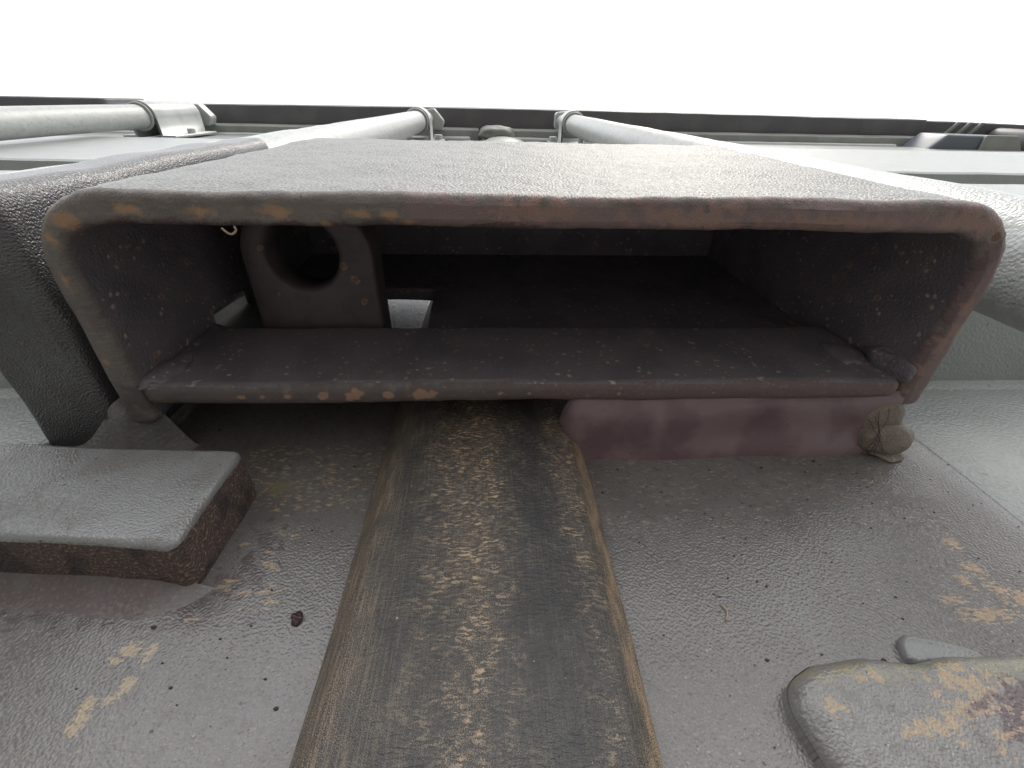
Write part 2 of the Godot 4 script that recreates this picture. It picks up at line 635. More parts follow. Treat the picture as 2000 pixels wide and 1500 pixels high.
	lay(p, g5, 0.4, 0.8, Color(0.13, 0.127, 0.12), 0.8)
	lay(p, c5, 0.4, 0.7, Color(0.20, 0.193, 0.182), 0.7)
	M.yard = mat("gravel yard", 0.95, tex(p, 512, 512), tex(f5, 512, 512, Image.FORMAT_L8), 0.5, 1.7)
	M.rim = rim_material()
	M.stile = stile_material(peel_t)
	M.rubber = gasket_material()
	M.speck = StandardMaterial3D.new()
	M.speck.albedo_color = Color(0.035, 0.03, 0.03).linear_to_srgb()
	M.speck.roughness = 0.6
	M.drop = StandardMaterial3D.new()
	M.drop.albedo_color = Color(0.055, 0.03, 0.032).linear_to_srgb()
	M.drop.roughness = 0.25
	M.tan = StandardMaterial3D.new()
	M.tan.albedo_color = Color(0.48, 0.36, 0.24).linear_to_srgb()
	M.tan.roughness = 0.9


# The cut edge of the box: x from -1.06 to 1.30, z from -0.80 to -0.14, seen along y.
func rim_uv(p: Vector3) -> Vector2:
	return Vector2((p.x + 1.06) / 2.36, (-0.14 - p.z) / 0.66)


func rim_material() -> StandardMaterial3D:
	var w := 2048
	var h := 576
	var p := filled(w * h, Color(0.180, 0.156, 0.142))
	var big := noise_map(w, h, 1.0 / 160.0, 41, 5, 1, 1, false)
	var mid := noise_map(w, h, 1.0 / 34.0, 42, 4, 1, 1, false)
	var small := noise_map(w, h, 1.0 / 4.0, 43, 3, 1, 1, false)
	var mixed_small := mixed(mid, small, 0.5)
	var streak := noise_map(w, h, 1.0 / 10.0, 44, 3, 5, 1, false)
	lay(p, big, 0.42, 0.7, Color(0.130, 0.110, 0.100), 0.7)
	lay(p, streak, 0.55, 0.8, Color(0.245, 0.222, 0.20), 0.5)
	var X := func(x: float) -> float: return (x + 1.06) / 2.36 * w
	var Z := func(z: float) -> float: return (-0.14 - z) / 0.66 * h
	var sc := w / 2.36
	var purple := Color(0.24, 0.168, 0.165)
	var deep := Color(0.10, 0.066, 0.070)
	# bare purple primer: a worn border on the inner edge, then the whole right half
	for k in 46:
		var x := -0.80 + k * 0.018
		stain(p, w, h, X.call(x), Z.call(-0.243 + 0.006 * sin(k * 1.3)), 0.035 * sc, 0.016 * sc, mid, deep, 0.55, 0.7, 4.0)
	for k in 60:
		var x := -0.16 + k * 0.024
		stain(p, w, h, X.call(x), Z.call(-0.215 + 0.010 * sin(k * 2.1)), 0.055 * sc, 0.045 * sc, mid, purple, 0.5, 0.8, 4.0)
	for k in 40:
		var z := -0.24 - k * 0.0135
		stain(p, w, h, X.call(1.215 + 0.012 * sin(k * 1.9)), Z.call(z), 0.05 * sc, 0.035 * sc, mid, purple, 0.5, 0.8, 4.0)
		stain(p, w, h, X.call(1.192), Z.call(z), 0.02 * sc, 0.03 * sc, mid, deep, 0.45, 0.8, 4.0)
	for k in 40:
		stain(p, w, h, X.call(0.0 + k * 0.029), Z.call(-0.68), 0.05 * sc, 0.05 * sc, mid, Color(0.15, 0.105, 0.106), 0.6, 0.8, 4.0)
	lay(p, small, 0.58, 0.8, Color(0.31, 0.245, 0.22), 0.5)
	lay(p, small, 0.0, 0.32, Color(0.07, 0.055, 0.05), 0.0)
	# deep bare patch at the bottom edge of the top band
	stain(p, w, h, X.call(0.02), Z.call(-0.236), 0.09 * sc, 0.012 * sc, mid, deep, 0.8, 0.5, 6.0)
	# rust blooms
	var rust := Color(0.46, 0.26, 0.135)
	var pale := Color(0.34, 0.26, 0.18)
	for s in [[-0.896, -0.232, 0.045, 0.026], [-0.95, -0.266, 0.02, 0.02], [-0.966, -0.36, 0.012, 0.028], [-0.978, -0.575, 0.012, 0.014], [-0.985, -0.675, 0.008, 0.008], [-0.616, -0.210, 0.04, 0.017], [-0.457, -0.208, 0.042, 0.018], [-0.285, -0.211, 0.042, 0.012], [-0.215, -0.213, 0.035, 0.013], [-0.36, -0.234, 0.018, 0.010], [-0.18, -0.226, 0.022, 0.008], [-0.76, -0.205, 0.05, 0.014]]:
		stain(p, w, h, X.call(s[0]), Z.call(s[1]), s[2] * sc, s[3] * sc * 1.2, mid, pale, 0.5, 0.8, 1.6)
		stain(p, w, h, X.call(s[0]), Z.call(s[1]), s[2] * sc * 0.72, s[3] * sc * 0.8, mixed_small, rust, 0.75, 0.9, 1.8)
	for s in [[1.225, -0.43, 0.03, 0.03], [1.222, -0.49, 0.025, 0.03], [1.205, -0.53, 0.022, 0.03], [1.19, -0.61, 0.02, 0.03], [1.165, -0.665, 0.025, 0.03], [0.45, -0.215, 0.15, 0.03], [0.78, -0.222, 0.16, 0.02], [0.1, -0.2, 0.1, 0.03], [1.1, -0.215, 0.1, 0.03]]:
		stain(p, w, h, X.call(s[0]), Z.call(s[1]), s[2] * sc, s[3] * sc, mid, Color(0.36, 0.215, 0.165), 0.55, 1.0, 2.5)
	stain(p, w, h, X.call(1.176), Z.call(-0.247), 0.022 * sc, 0.022 * sc, mid, Color(0.27, 0.19, 0.13), 0.7, 0.4, 4.0)
	stain(p, w, h, X.call(1.176), Z.call(-0.249), 0.011 * sc, 0.012 * sc, mid, Color(0.16, 0.085, 0.07), 0.9, 0.3, 5.0)
	# darker primer along the lip of the back plate
	for k in 50:
		stain(p, w, h, X.call(-0.98 + k * 0.022), Z.call(-0.685), 0.05 * sc, 0.04 * sc, mid, Color(0.135, 0.112, 0.105), 0.6, 0.8, 3.0)
	# round rust spots on the lip of the back plate
	for s in [[-0.554, 0.010], [-0.46, 0.016], [-0.378, 0.024], [-0.286, 0.016], [-0.2, 0.022], [-0.675, 0.010], [-0.17, 0.016], [0.02, 0.008], [0.10, 0.006], [-0.62, 0.007], [0.35, 0.006], [0.62, 0.005]]:
		spot(p, w, h, X.call(s[0]), Z.call(-0.682), s[1] * sc * 1.1, s[1] * sc * 0.85, Color(0.46, 0.27, 0.18).linear_to_srgb(), 0.85, false)
	dots(p, w, h, 260, 0.8, 3.0, Color(0.36, 0.26, 0.19), 0.7, 1.2, false, Rect2(0, 0.74, 1, 0.2))
	dots(p, w, h, 60, 1.0, 5.0, Color(0.38, 0.22, 0.14), 0.6, 1.2, false, Rect2(0.4, 0.76, 0.55, 0.1))
	dots(p, w, h, 200, 0.8, 2.4, Color(0.04, 0.033, 0.03), 0.8)
	dots(p, w, h, 260, 0.8, 2.2, Color(0.40, 0.32, 0.25), 0.6)
	var m := mat("worn cut edge", 0.5, tex(p, w, h), tex(mixed(mid, small, 0.45), w, h, Image.FORMAT_L8), 0.03, 1.0, false)
	return m


# The stiles in front: x from -1.5 to 1.5, y from 0.1 to 1.6 on one sheet, repeated along y out of view.
func stile_uv(p: Vector3) -> Vector2:
	return Vector2((p.x + 1.5) / 3.0, (1.6 - p.y) / 1.5)


func stile_material(_peel: Texture2D) -> StandardMaterial3D:
	var w := 2048
	var h := 1024
	var p := filled(w * h, Color(0.170, 0.156, 0.152))
	var big := noise_map(w, h, 1.0 / 220.0, 51, 4)
	var mid := noise_map(w, h, 1.0 / 26.0, 52, 4)
	var small := noise_map(w, h, 1.0 / 3.0, 53, 2)
	var dash := noise_map(w, h, 1.0 / 6.0, 54, 3, 3, 1)
	lay(p, big, 0.45, 0.75, Color(0.138, 0.124, 0.115), 0.8)
	lay(p, small, 0.6, 0.85, Color(0.29, 0.275, 0.26), 0.75)
	lay(p, small, 0.36, 0.16, Color(0.13, 0.12, 0.115), 0.6)
	lay(p, mid, 0.55, 0.75, Color(0.128, 0.110, 0.101), 0.5)
	lay(p, dash, 0.68, 0.78, Color(0.42, 0.31, 0.21), 0.55, mid)
	var X := func(x: float) -> float: return (x + 1.5) / 3.0 * w
	var Y := func(y: float) -> float: return (1.6 - y) / 1.5 * h
	var sc := w / 3.0
	var sand := Color(0.47, 0.33, 0.19)
	var ragg := mixed(mixed(mid, dash, 0.5), small, 0.3)
	# splashed sand under the box and about the stop block
	for k in 420:
		var x := rng.randf_range(-0.72, -0.2)
		var y := rng.randf_range(0.78, 1.04)
		stain(p, w, h, X.call(x), Y.call(y), rng.randf_range(2, 8), rng.randf_range(1, 2.6), dash, sand, 0.55, 1.0, 4.0, rng.randf_range(-0.3, 0.3))
	for k in 360:
		var x := rng.randf_range(0.2, 1.2)
		var y := rng.randf_range(0.70, 0.95)
		stain(p, w, h, X.call(x), Y.call(y), rng.randf_range(2, 7), rng.randf_range(0.8, 2.0), dash, Color(0.42, 0.31, 0.23), 0.5, 1.0, 4.0, rng.randf_range(-0.3, 0.3))
	for s in [[-0.692, 0.452, 0.026, 0.013], [-0.652, 0.440, 0.012, 0.020], [-0.715, 0.436, 0.014, 0.009], [-0.70, 0.362, 0.012, 0.014], [-0.672, 0.372, 0.014, 0.010], [-0.70, 0.34, 0.014, 0.02], [-0.66, 0.392, 0.014, 0.012]]:
		stain(p, w, h, X.call(s[0]), Y.call(s[1]), s[2] * sc, s[3] * sc, ragg, Color(0.46, 0.34, 0.19), 0.75, 2.2, 4.0)
	stain(p, w, h, X.call(-0.575), Y.call(0.865), 0.05 * sc, 0.03 * sc, ragg, Color(0.25, 0.205, 0.105), 0.6, 1.8, 3.0)
	# primer showing round the block
	for s in [[-0.62, 0.54, 0.09, 0.03], [-0.7, 0.50, 0.16, 0.02], [-0.9, 0.52, 0.2, 0.018], [-0.55, 0.6, 0.05, 0.05], [-0.54, 0.69, 0.04, 0.06]]:
		stain(p, w, h, X.call(s[0]), Y.call(s[1]), s[2] * sc, s[3] * sc, mid, Color(0.105, 0.080, 0.080), 0.6, 1.4, 1.6)
	for k in 26:
		stain(p, w, h, X.call(rng.randf_range(-0.64, -0.46)), Y.call(rng.randf_range(0.50, 0.78)), rng.randf_range(3, 13), rng.randf_range(1.5, 4), dash, sand, 0.6, 1.2, 5.0, rng.randf_range(-0.3, 0.4))
	for s in [[1.12, 0.645, 0.02, 0.02], [1.106, 0.576, 0.022, 0.018], [1.116, 0.525, 0.02, 0.016], [0.991, 0.505, 0.025, 0.010], [1.037, 0.469, 0.06, 0.014], [1.06, 0.55, 0.012, 0.02], [1.16, 0.5, 0.05, 0.02]]:
		stain(p, w, h, X.call(s[0]), Y.call(s[1]), s[2] * sc, s[3] * sc, dash, Color(0.50, 0.33, 0.19), 0.65, 1.5, 4.0)
	dots(p, w, h, 420, 0.8, 3.0, Color(0.03, 0.026, 0.025), 0.9, 1.15)
	dots(p, w, h, 420, 0.8, 2.2, Color(0.45, 0.40, 0.35), 0.8)
	dots(p, w, h, 260, 0.8, 2.4, Color(0.46, 0.31, 0.18), 0.8)
	var m := mat("dirty grey stile paint", 0.27, tex(p, w, h), tex(mixed(noise_map(w, h, 1.0 / 5.5, 57, 3), small, 0.35), w, h, Image.FORMAT_L8), 0.017, 1.0, false, 0.7)
	return m


func gasket_uv(p: Vector3) -> Vector2:
	return Vector2((p.x + 0.34) / 0.64, (1.4 - p.y) / 1.3)


func gasket_material() -> StandardMaterial3D:
	var w := 768
	var h := 1536
	var p := filled(w * h, Color(0.038, 0.038, 0.040))
	var grain := noise_map(w, h, 1.0 / 2.6, 61, 2)
	var wave := noise_map(w, h, 1.0 / 9.0, 62, 4, 3, 1, true, FastNoiseLite.TYPE_SIMPLEX_SMOOTH, 14.0)
	var lines := noise_map(w, h, 1.0 / 7.0, 63, 3, 1, 24)
	var big := noise_map(w, h, 1.0 / 120.0, 64, 3, 1, 2)
	lay(p, lines, 0.45, 0.75, Color(0.095, 0.088, 0.078), 0.4)
	# two bands where rain has left wavy ridges of sand, and dusty edges
	var band := PackedByteArray()
	band.resize(w * h)
	var edge := PackedByteArray()
	edge.resize(w * h)
	for x in w:
		var u := float(x) / w
		var a := exp(-pow((u - 0.47) / 0.13, 2.0)) + 0.95 * exp(-pow((u - 0.83) / 0.075, 2.0)) + 0.3 * exp(-pow((u - 0.30) / 0.08, 2.0))
		var e := exp(-pow(u / 0.20, 2.0)) + 1.1 * exp(-pow((0.93 - u) / 0.05, 2.0))
		for y in h:
			var i := y * w + x
			var b: float = big[i] / 255.0
			var reach := 1.0 - smoothstep(0.50, 0.86, float(y) / h + 0.5 * (b - 0.5) + 0.12 * sin(u * 9.0))
			band[i] = int(clampf(a * (0.45 + 1.1 * b) * (0.34 + 0.8 * reach), 0.0, 1.0) * 255)
			edge[i] = int(clampf(e * (0.5 + b), 0.0, 1.0) * 255)
	var sand := Color(0.42, 0.325, 0.225)
	var tufts := noise_map(w, h, 1.0 / 70.0, 66, 3)
	lay(p, grain, 0.45, 0.62, Color(0.30, 0.23, 0.165), 0.9, mixed(band, edge, 0.35))
	lay(p, grain, 0.56, 0.72, Color(0.25, 0.205, 0.16), 0.9, tufts)
	var crest := band.duplicate()
	for i in crest.size():
		crest[i] = int(clampf((tufts[i] / 255.0 - 0.42) * 5.0, 0.0, 1.0) * band[i])
	lay(p, mixed(wave, grain, 0.25), 0.52, 0.60, Color(0.62, 0.45, 0.29), 0.97, crest)
	lay(p, mixed(wave, grain, 0.55), 0.50, 0.62, Color(0.50, 0.37, 0.24), 0.9, band)
	for k in 90:
		stain(p, w, h, w * rng.randf_range(0.885, 0.94), h * k / 90.0, 10, 36, grain, Color(0.46, 0.30, 0.175), 0.65, 1.6, 2.0)
	lay(p, lines, 0.52, 0.74, Color(0.46, 0.32, 0.20), 0.5, edge)
	lay(p, grain, 0.48, 0.64, Color(0.46, 0.34, 0.22), 0.9, edge)
	dots(p, w, h, 160, 0.8, 3.0, Color(0.55, 0.45, 0.34), 0.9)
	var relief := mixed(mixed(wave, grain, 0.35), lines, 0.25)
	return mat("dusty black rubber", 0.46, tex(p, w, h), tex(relief, w, h, Image.FORMAT_L8), 0.03, 1.0, false)


# ==================================================================== setting
func build_ground() -> void:
	var o := MeshInstance3D.new()
	o.name = "ground"
	var pl := PlaneMesh.new()
	pl.size = Vector2(300, 300)
	o.mesh = pl
	o.material_override = M.yard
	o.position = Vector3(0, -1.32, 0)
	o.set_meta("kind", "structure")
	add_child(o)


const STILE_Z := -0.89


func build_doors() -> void:
	for side: int in [-1, 1]:
		var o := thing("container_door", "left grey container door, carrying the dark guard bar and stop block" if side < 0 else "right grey container door, beside the open right end of the lock box", "container door", Vector3(0, -13, -1.0))
		var org := Vector3(0, -13, -1.0)
		# the stile: a square tube with rounded corners beside the rubber seal
		var x0 := -1.41 if side < 0 else 0.06
		var x1 := -0.12 if side < 0 else 1.41
		var b := mesh_start(2, org, 0.004, 0.0)
		var prof := rounded([Vector2(x0, -1.5), Vector2(x1, -1.5), Vector2(x1, STILE_Z), Vector2(x0, STILE_Z)], [0.05, 0.05, 0.07, 0.07], 0.06)
		var ws := [-13.0, -6.0, -2.0]
		ws.append_array(steps_between(-0.4, 2.4, 56))
		ws.append_array([3.2, 4.5, 6.5, 9.0, 12.0])
		extrude(b, prof, xz, ws, 0.03, 0.03, func(_c, _n, h): return 0 if h.z > 0.3 else 1, stile_uv)
		finish(b, "stile", [M.stile, M.paint], o)
		# the panel: sheet steel with folds that run across the door
		b = mesh_start(1, org, 0.006, 0.0)
		var ys := []
		var zs := []
		for span in [[-12.9, -9.0], [-7.0, -3.4], [1.52, 4.88], [5.62, 8.9]]:
			var ya: float = span[0]
			var yb: float = span[1]
			for f in [[ya - 0.05, -1.0], [ya, -0.985], [ya + 0.06, -0.668], [ya + 0.10, -0.65], [yb - 0.10, -0.65], [yb - 0.06, -0.668], [yb, -0.985], [yb + 0.05, -1.0]]:
				ys.append(f[0])
				zs.append(f[1])
		ys.append(10.5)
		zs.append(-1.0)
		var xs := steps_between(1.35, 12.6, 60, 1.6)
		for i in ys.size() - 1:
			var m := 1 if ys[i + 1] - ys[i] < 0.3 else 10
			for j in m:
				var ya: float = lerpf(ys[i], ys[i + 1], float(j) / m)
				var yb: float = lerpf(ys[i], ys[i + 1], float(j + 1) / m)
				var za: float = lerpf(zs[i], zs[i + 1], float(j) / m)
				var zb: float = lerpf(zs[i], zs[i + 1], float(j + 1) / m)
				var xe: float = xs[0] * side
				if za > -0.999 or zb > -0.999:
					quad(b, jig(b, Vector3(xe, ya, za)), jig(b, Vector3(xe, yb, zb)), Vector3(xe, yb, -1.03), Vector3(xe, ya, -1.03), Vector3(-side, 0, 0), 0, 90)
				for q in xs.size() - 1:
					quad(b, jig(b, Vector3(xs[q] * side, ya, za)), jig(b, Vector3(xs[q + 1] * side, ya, za)), jig(b, Vector3(xs[q + 1] * side, yb, zb)), jig(b, Vector3(xs[q] * side, yb, zb)), FAR, 0, i)
		finish(b, "panel", [M.panel], o)
		# top rail and the outer stile
		b = mesh_start(1, org, 0.006, 0.0)
		var ra := 1.43 * side
		var rb := 12.6 * side
		box(b, Vector3(minf(ra, rb), 10.35, -1.4), Vector3(maxf(ra, rb), 11.95, -0.80), 0.08, 0, 0.6)
		finish(b, "top_rail", [M.panel], o)
		b = mesh_start(1, org)
		box(b, Vector3(minf(12.3 * side, 13.3 * side), -13.0, -1.4), Vector3(maxf(12.3 * side, 13.3 * side), 12.0, -0.84), 0.08, 0, 1.0)
		finish(b, "outer_stile", [M.panel], o)
		# the folded steel strip that holds the seal along the top edge
		b = mesh_start(1, org, 0.008, 0.0)
		var sa := 0.5 * side
		var sb := 10.1 * side
		var pr := rounded([Vector2(11.97, -1.2), Vector2(12.18, -1.2), Vector2(12.18, -0.76), Vector2(11.97, -0.76)], [0.03, 0.03, 0.08, 0.08], 0.06)
		extrude(b, pr, yz, steps_between(minf(sa, sb), maxf(sa, sb), 24), 0.04, 0.04)
		finish(b, "seal_strip", [M.zinc], o)
		b = mesh_start(1, org, 0.008, 0.0)
		pr = rounded([Vector2(12.2, -1.2), Vector2(12.42, -1.2), Vector2(12.42, -0.58), Vector2(12.2, -0.62)], [0.03, 0.03, 0.05, 0.05], 0.06)
		extrude(b, pr, yz, steps_between(minf(0.3 * side, 13.2 * side), maxf(0.3 * side, 13.2 * side), 24), 0.04, 0.04)
		finish(b, "top_seal", [M.trim], o)


func build_header() -> void:
	var o := thing("container_header", "dark steel header beam along the top edge against the white sky", "header beam", Vector3(0, 12.5, -0.6))
	var org := Vector3(0, 12.5, -0.6)
	var b := mesh_start(1, org, 0.01, 0.0)
	var pr := rounded([Vector2(12.5, -1.6), Vector2(14.2, -1.6), Vector2(14.2, -0.19), Vector2(12.5, -0.19)], [0.05, 0.05, 0.06, 0.03], 0.2)
	var bow := func(u: float, v: float, w: float) -> Vector3:
		return Vector3(w, u, v - (0.0006 * w * w if v > -0.8 else 0.0))
	extrude(b, pr, bow, steps_between(-14.2, 14.2, 60), 0.05, 0.05)
	finish(b, "beam", [M.header], o)
	for s in [[9.25, 11.1, -0.235], [-12.4, -9.0, -0.14]]:
		b = mesh_start(1, org, 0.004, 0.0)
		var q := rounded([Vector2(s[0], 12.46), Vector2(s[1], 12.46), Vector2(s[1], 14.1), Vector2(s[0], 14.1)], [0.2, 0.2, 0.2, 0.2], 0.2)
		extrude(b, q, xy, [-0.6, s[2]], 0.02, 0.04)
		finish(b, "reinforcing_plate", [M.header], o)
	for k in 3:
		b = mesh_start(1, org)
		var x := 11.55 + k * 0.32
		var q := rounded([Vector2(x, -0.56), Vector2(x + 0.11, -0.56), Vector2(x + 0.36, -0.27), Vector2(x + 0.25, -0.27)], [0.02, 0.02, 0.02, 0.02], 0.1)
		extrude(b, q, xz, [12.5, 12.44], 0.0, 0.02)
		finish(b, "rib", [M.trim], o)


func build_gasket() -> void:
	var o := thing("rubber_seal", "black rubber seal strip dusted with tan sand running up between both doors", "rubber seal", Vector3(-0.03, -13, STILE_Z))
	var b := mesh_start(1, Vector3(-0.03, -13, STILE_Z), 0.006, 0.0)
	var prof := rounded([Vector2(-0.315, -0.97), Vector2(-0.318, -0.872), Vector2(-0.27, -0.822), Vector2(-0.16, -0.800), Vector2(-0.135, -0.806), Vector2(0.02, -0.796), Vector2(0.12, -0.795), Vector2(0.215, -0.815), Vector2(0.262, -0.862), Vector2(0.262, -0.97)], [0.0, 0.02, 0.06, 0.03, 0.02, 0.05, 0.06, 0.05, 0.02, 0.0], 0.02)
	var ws := [-13.0, -6.0, -2.0]
	ws.append_array(steps_between(-0.4, 2.4, 60))
	ws.append_array([3.2, 4.5, 6.5, 9.0, 12.1])
	extrude(b, prof, xz, ws, 0.0, 0.0, NONE, gasket_uv)
	finish(b, "strip", [M.rubber], o)
	b = mesh_start(1, Vector3(-0.03, -13, STILE_Z))
	lump(b, Vector3(0.12, 12.2, -0.70), Vector3(0.46, 0.3, 0.17), 0.25)
	lump(b, Vector3(0.25, 11.6, -0.85), Vector3(0.5, 0.8, 0.12), 0.2)
	var e := finish(b, "folded_end", [M.trim], o)
	e.set_meta("label", "pale folded end of the seal under the header")


# ==================================================================== rods, hinge
func build_rods() -> void:
	var specs := [
		[-1.47, 0.185, "pale locking rod rising behind the dark guard bar, left of the lock box"],
		[1.66, 0.175, "pale locking rod running past the right side of the lock box"],
		[-6.75, 0.20, "far left galvanised locking rod with a wide strapped guide bracket"],
	]
	for s in specs:
		var x: float = s[0]
		var r: float = s[1]
		var zc := -0.40
		var org := Vector3(x, -13, zc)
		var o := thing("locking_rod", s[2], "locking rod", org, "locking rods on the container doors")
		var b := mesh_start(1, org, 0.006, 0.0015)
		var circ := PackedVector2Array()
		for i in 48:
			circ.append(Vector2(x + r * cos(TAU * i / 48), zc + r * sin(TAU * i / 48)))
		var ws := [-13.0, -8.0, -4.0, -1.0]
		ws.append_array(steps_between(0.0, 6.0, 50))
		ws.append_array([7.0, 8.0, 9.0, 10.0, 10.3])
		extrude(b, circ, xz, ws, 0.02, 0.03)
		finish(b, "pipe", [M.rod], o)
		# the thinner upper end with its cam
		b = mesh_start(1, org)
		var c2 := PackedVector2Array()
		for i in 32:
			c2.append(Vector2(x + r * 0.72 * cos(TAU * i / 32), zc + r * 0.72 * sin(TAU * i / 32)))
		extrude(b, c2, xz, [10.2, 11.0, 12.2], 0.0, 0.02)
		finish(b, "rod_end", [M.zinc], o)
		b = mesh_start(1, org)
		var cam := rounded([Vector2(x - 0.16, zc - 0.16), Vector2(x + 0.30, zc - 0.24), Vector2(x + 0.38, zc - 0.05), Vector2(x + 0.16, zc + 0.2), Vector2(x - 0.16, zc + 0.17)], [0.08, 0.08, 0.08, 0.08, 0.08], 0.06)
		extrude(b, cam, xz, [11.95, 12.08, 12.22], 0.03, 0.03)
		finish(b, "cam_head", [M.zinc], o)
		# guide bracket: a bent strap over the rod with two feet
		b = mesh_start(1, org)
		var t := 0.045
		var wide: float = 1.55 if x < -4.0 else 0.42
		var sp := PackedVector2Array()
		var ro := r + 0.02 + t
		var ri := r + 0.02
		var foot := -0.765
		for i in 25:
			var a := PI * i / 24.0
			sp.append(Vector2(x + ro * cos(a), zc + ro * sin(a)))
		sp.append(Vector2(x - ro, foot + t))
		sp.append(Vector2(x - ro - 0.24, foot + t))
		sp.append(Vector2(x - ro - 0.24, foot))
		sp.append(Vector2(x - ri, foot))
		for i in 25:
			var a := PI - PI * i / 24.0
			sp.append(Vector2(x + ri * cos(a), zc + ri * sin(a)))
		sp.append(Vector2(x + ri, foot))
		sp.append(Vector2(x + ro + 0.24, foot))
		sp.append(Vector2(x + ro + 0.24, foot + t))
		sp.append(Vector2(x + ro, foot + t))
		extrude(b, sp, xz, [10.22, 10.22 + wide / 2, 10.22 + wide], 0.012, 0.012)
		var br := finish(b, "guide_bracket", [M.zinc], o)
		for k in 2:
			var q := -1.0 if k == 0 else 1.0
			b = mesh_start(1, org)
			var hx := PackedVector2Array()
			for i in 6:
				hx.append(Vector2(x + q * (ro + 0.13) + 0.085 * cos(TAU * i / 6), 10.22 + wide / 2 + 0.085 * sin(TAU * i / 6)))
			extrude(b, hx, xy, [foot + t, foot + t + 0.09], 0.0, 0.012)
			finish(b, "bolt", [M.zinc], br)
		# wear ring under the strap
		b = mesh_start(1, org)
		var ring := PackedVector3Array()
		for i in 33:
			ring.append(Vector3(x + (r + 0.015) * cos(TAU * i / 32), 10.16, zc + (r + 0.015) * sin(TAU * i / 32)))
		tube(b, ring, 0.03, 8)
		finish(b, "collar", [M.trim], o)


func build_hinge() -> void:
	var org := Vector3(11, 11.4, -0.9)
	var o := thing("door_hinge", "blue grey steel hinge lug under the header at far right", "hinge", org)
	var b := mesh_start(1, org, 0.004, 0.0)
	var q := rounded([Vector2(10.2, -0.94), Vector2(12.65, -0.97), Vector2(12.25, -0.52), Vector2(10.7, -0.50)], [0.05, 0.05, 0.08, 0.12], 0.15)
	extrude(b, q, xz, [11.35, 11.5, 12.2], 0.06, 0.03)
	finish(b, "lug", [M.hinge], o)
	b = mesh_start(1, org, 0.004, 0.0)
	q = rounded([Vector2(11.55, -0.96), Vector2(12.75, -0.99), Vector2(12.36, -0.50), Vector2(11.55, -0.50)], [0.05, 0.05, 0.08, 0.05], 0.15)
	extrude(b, q, xz, [11.28, 11.34], 0.02, 0.01)
	finish(b, "washer_plate", [M.trim], o)
	b = mesh_start(1, org)
	var c := PackedVector2Array()
	for i in 20:
		c.append(Vector2(12.95 + 0.24 * cos(TAU * i / 20), -0.62 + 0.24 * sin(TAU * i / 20)))
	extrude(b, c, xz, [11.3, 12.45], 0.03, 0.03)
	finish(b, "hinge_pin", [M.header], o)


# ==================================================================== the lock box
const XL := -1.006
const XR := 1.245


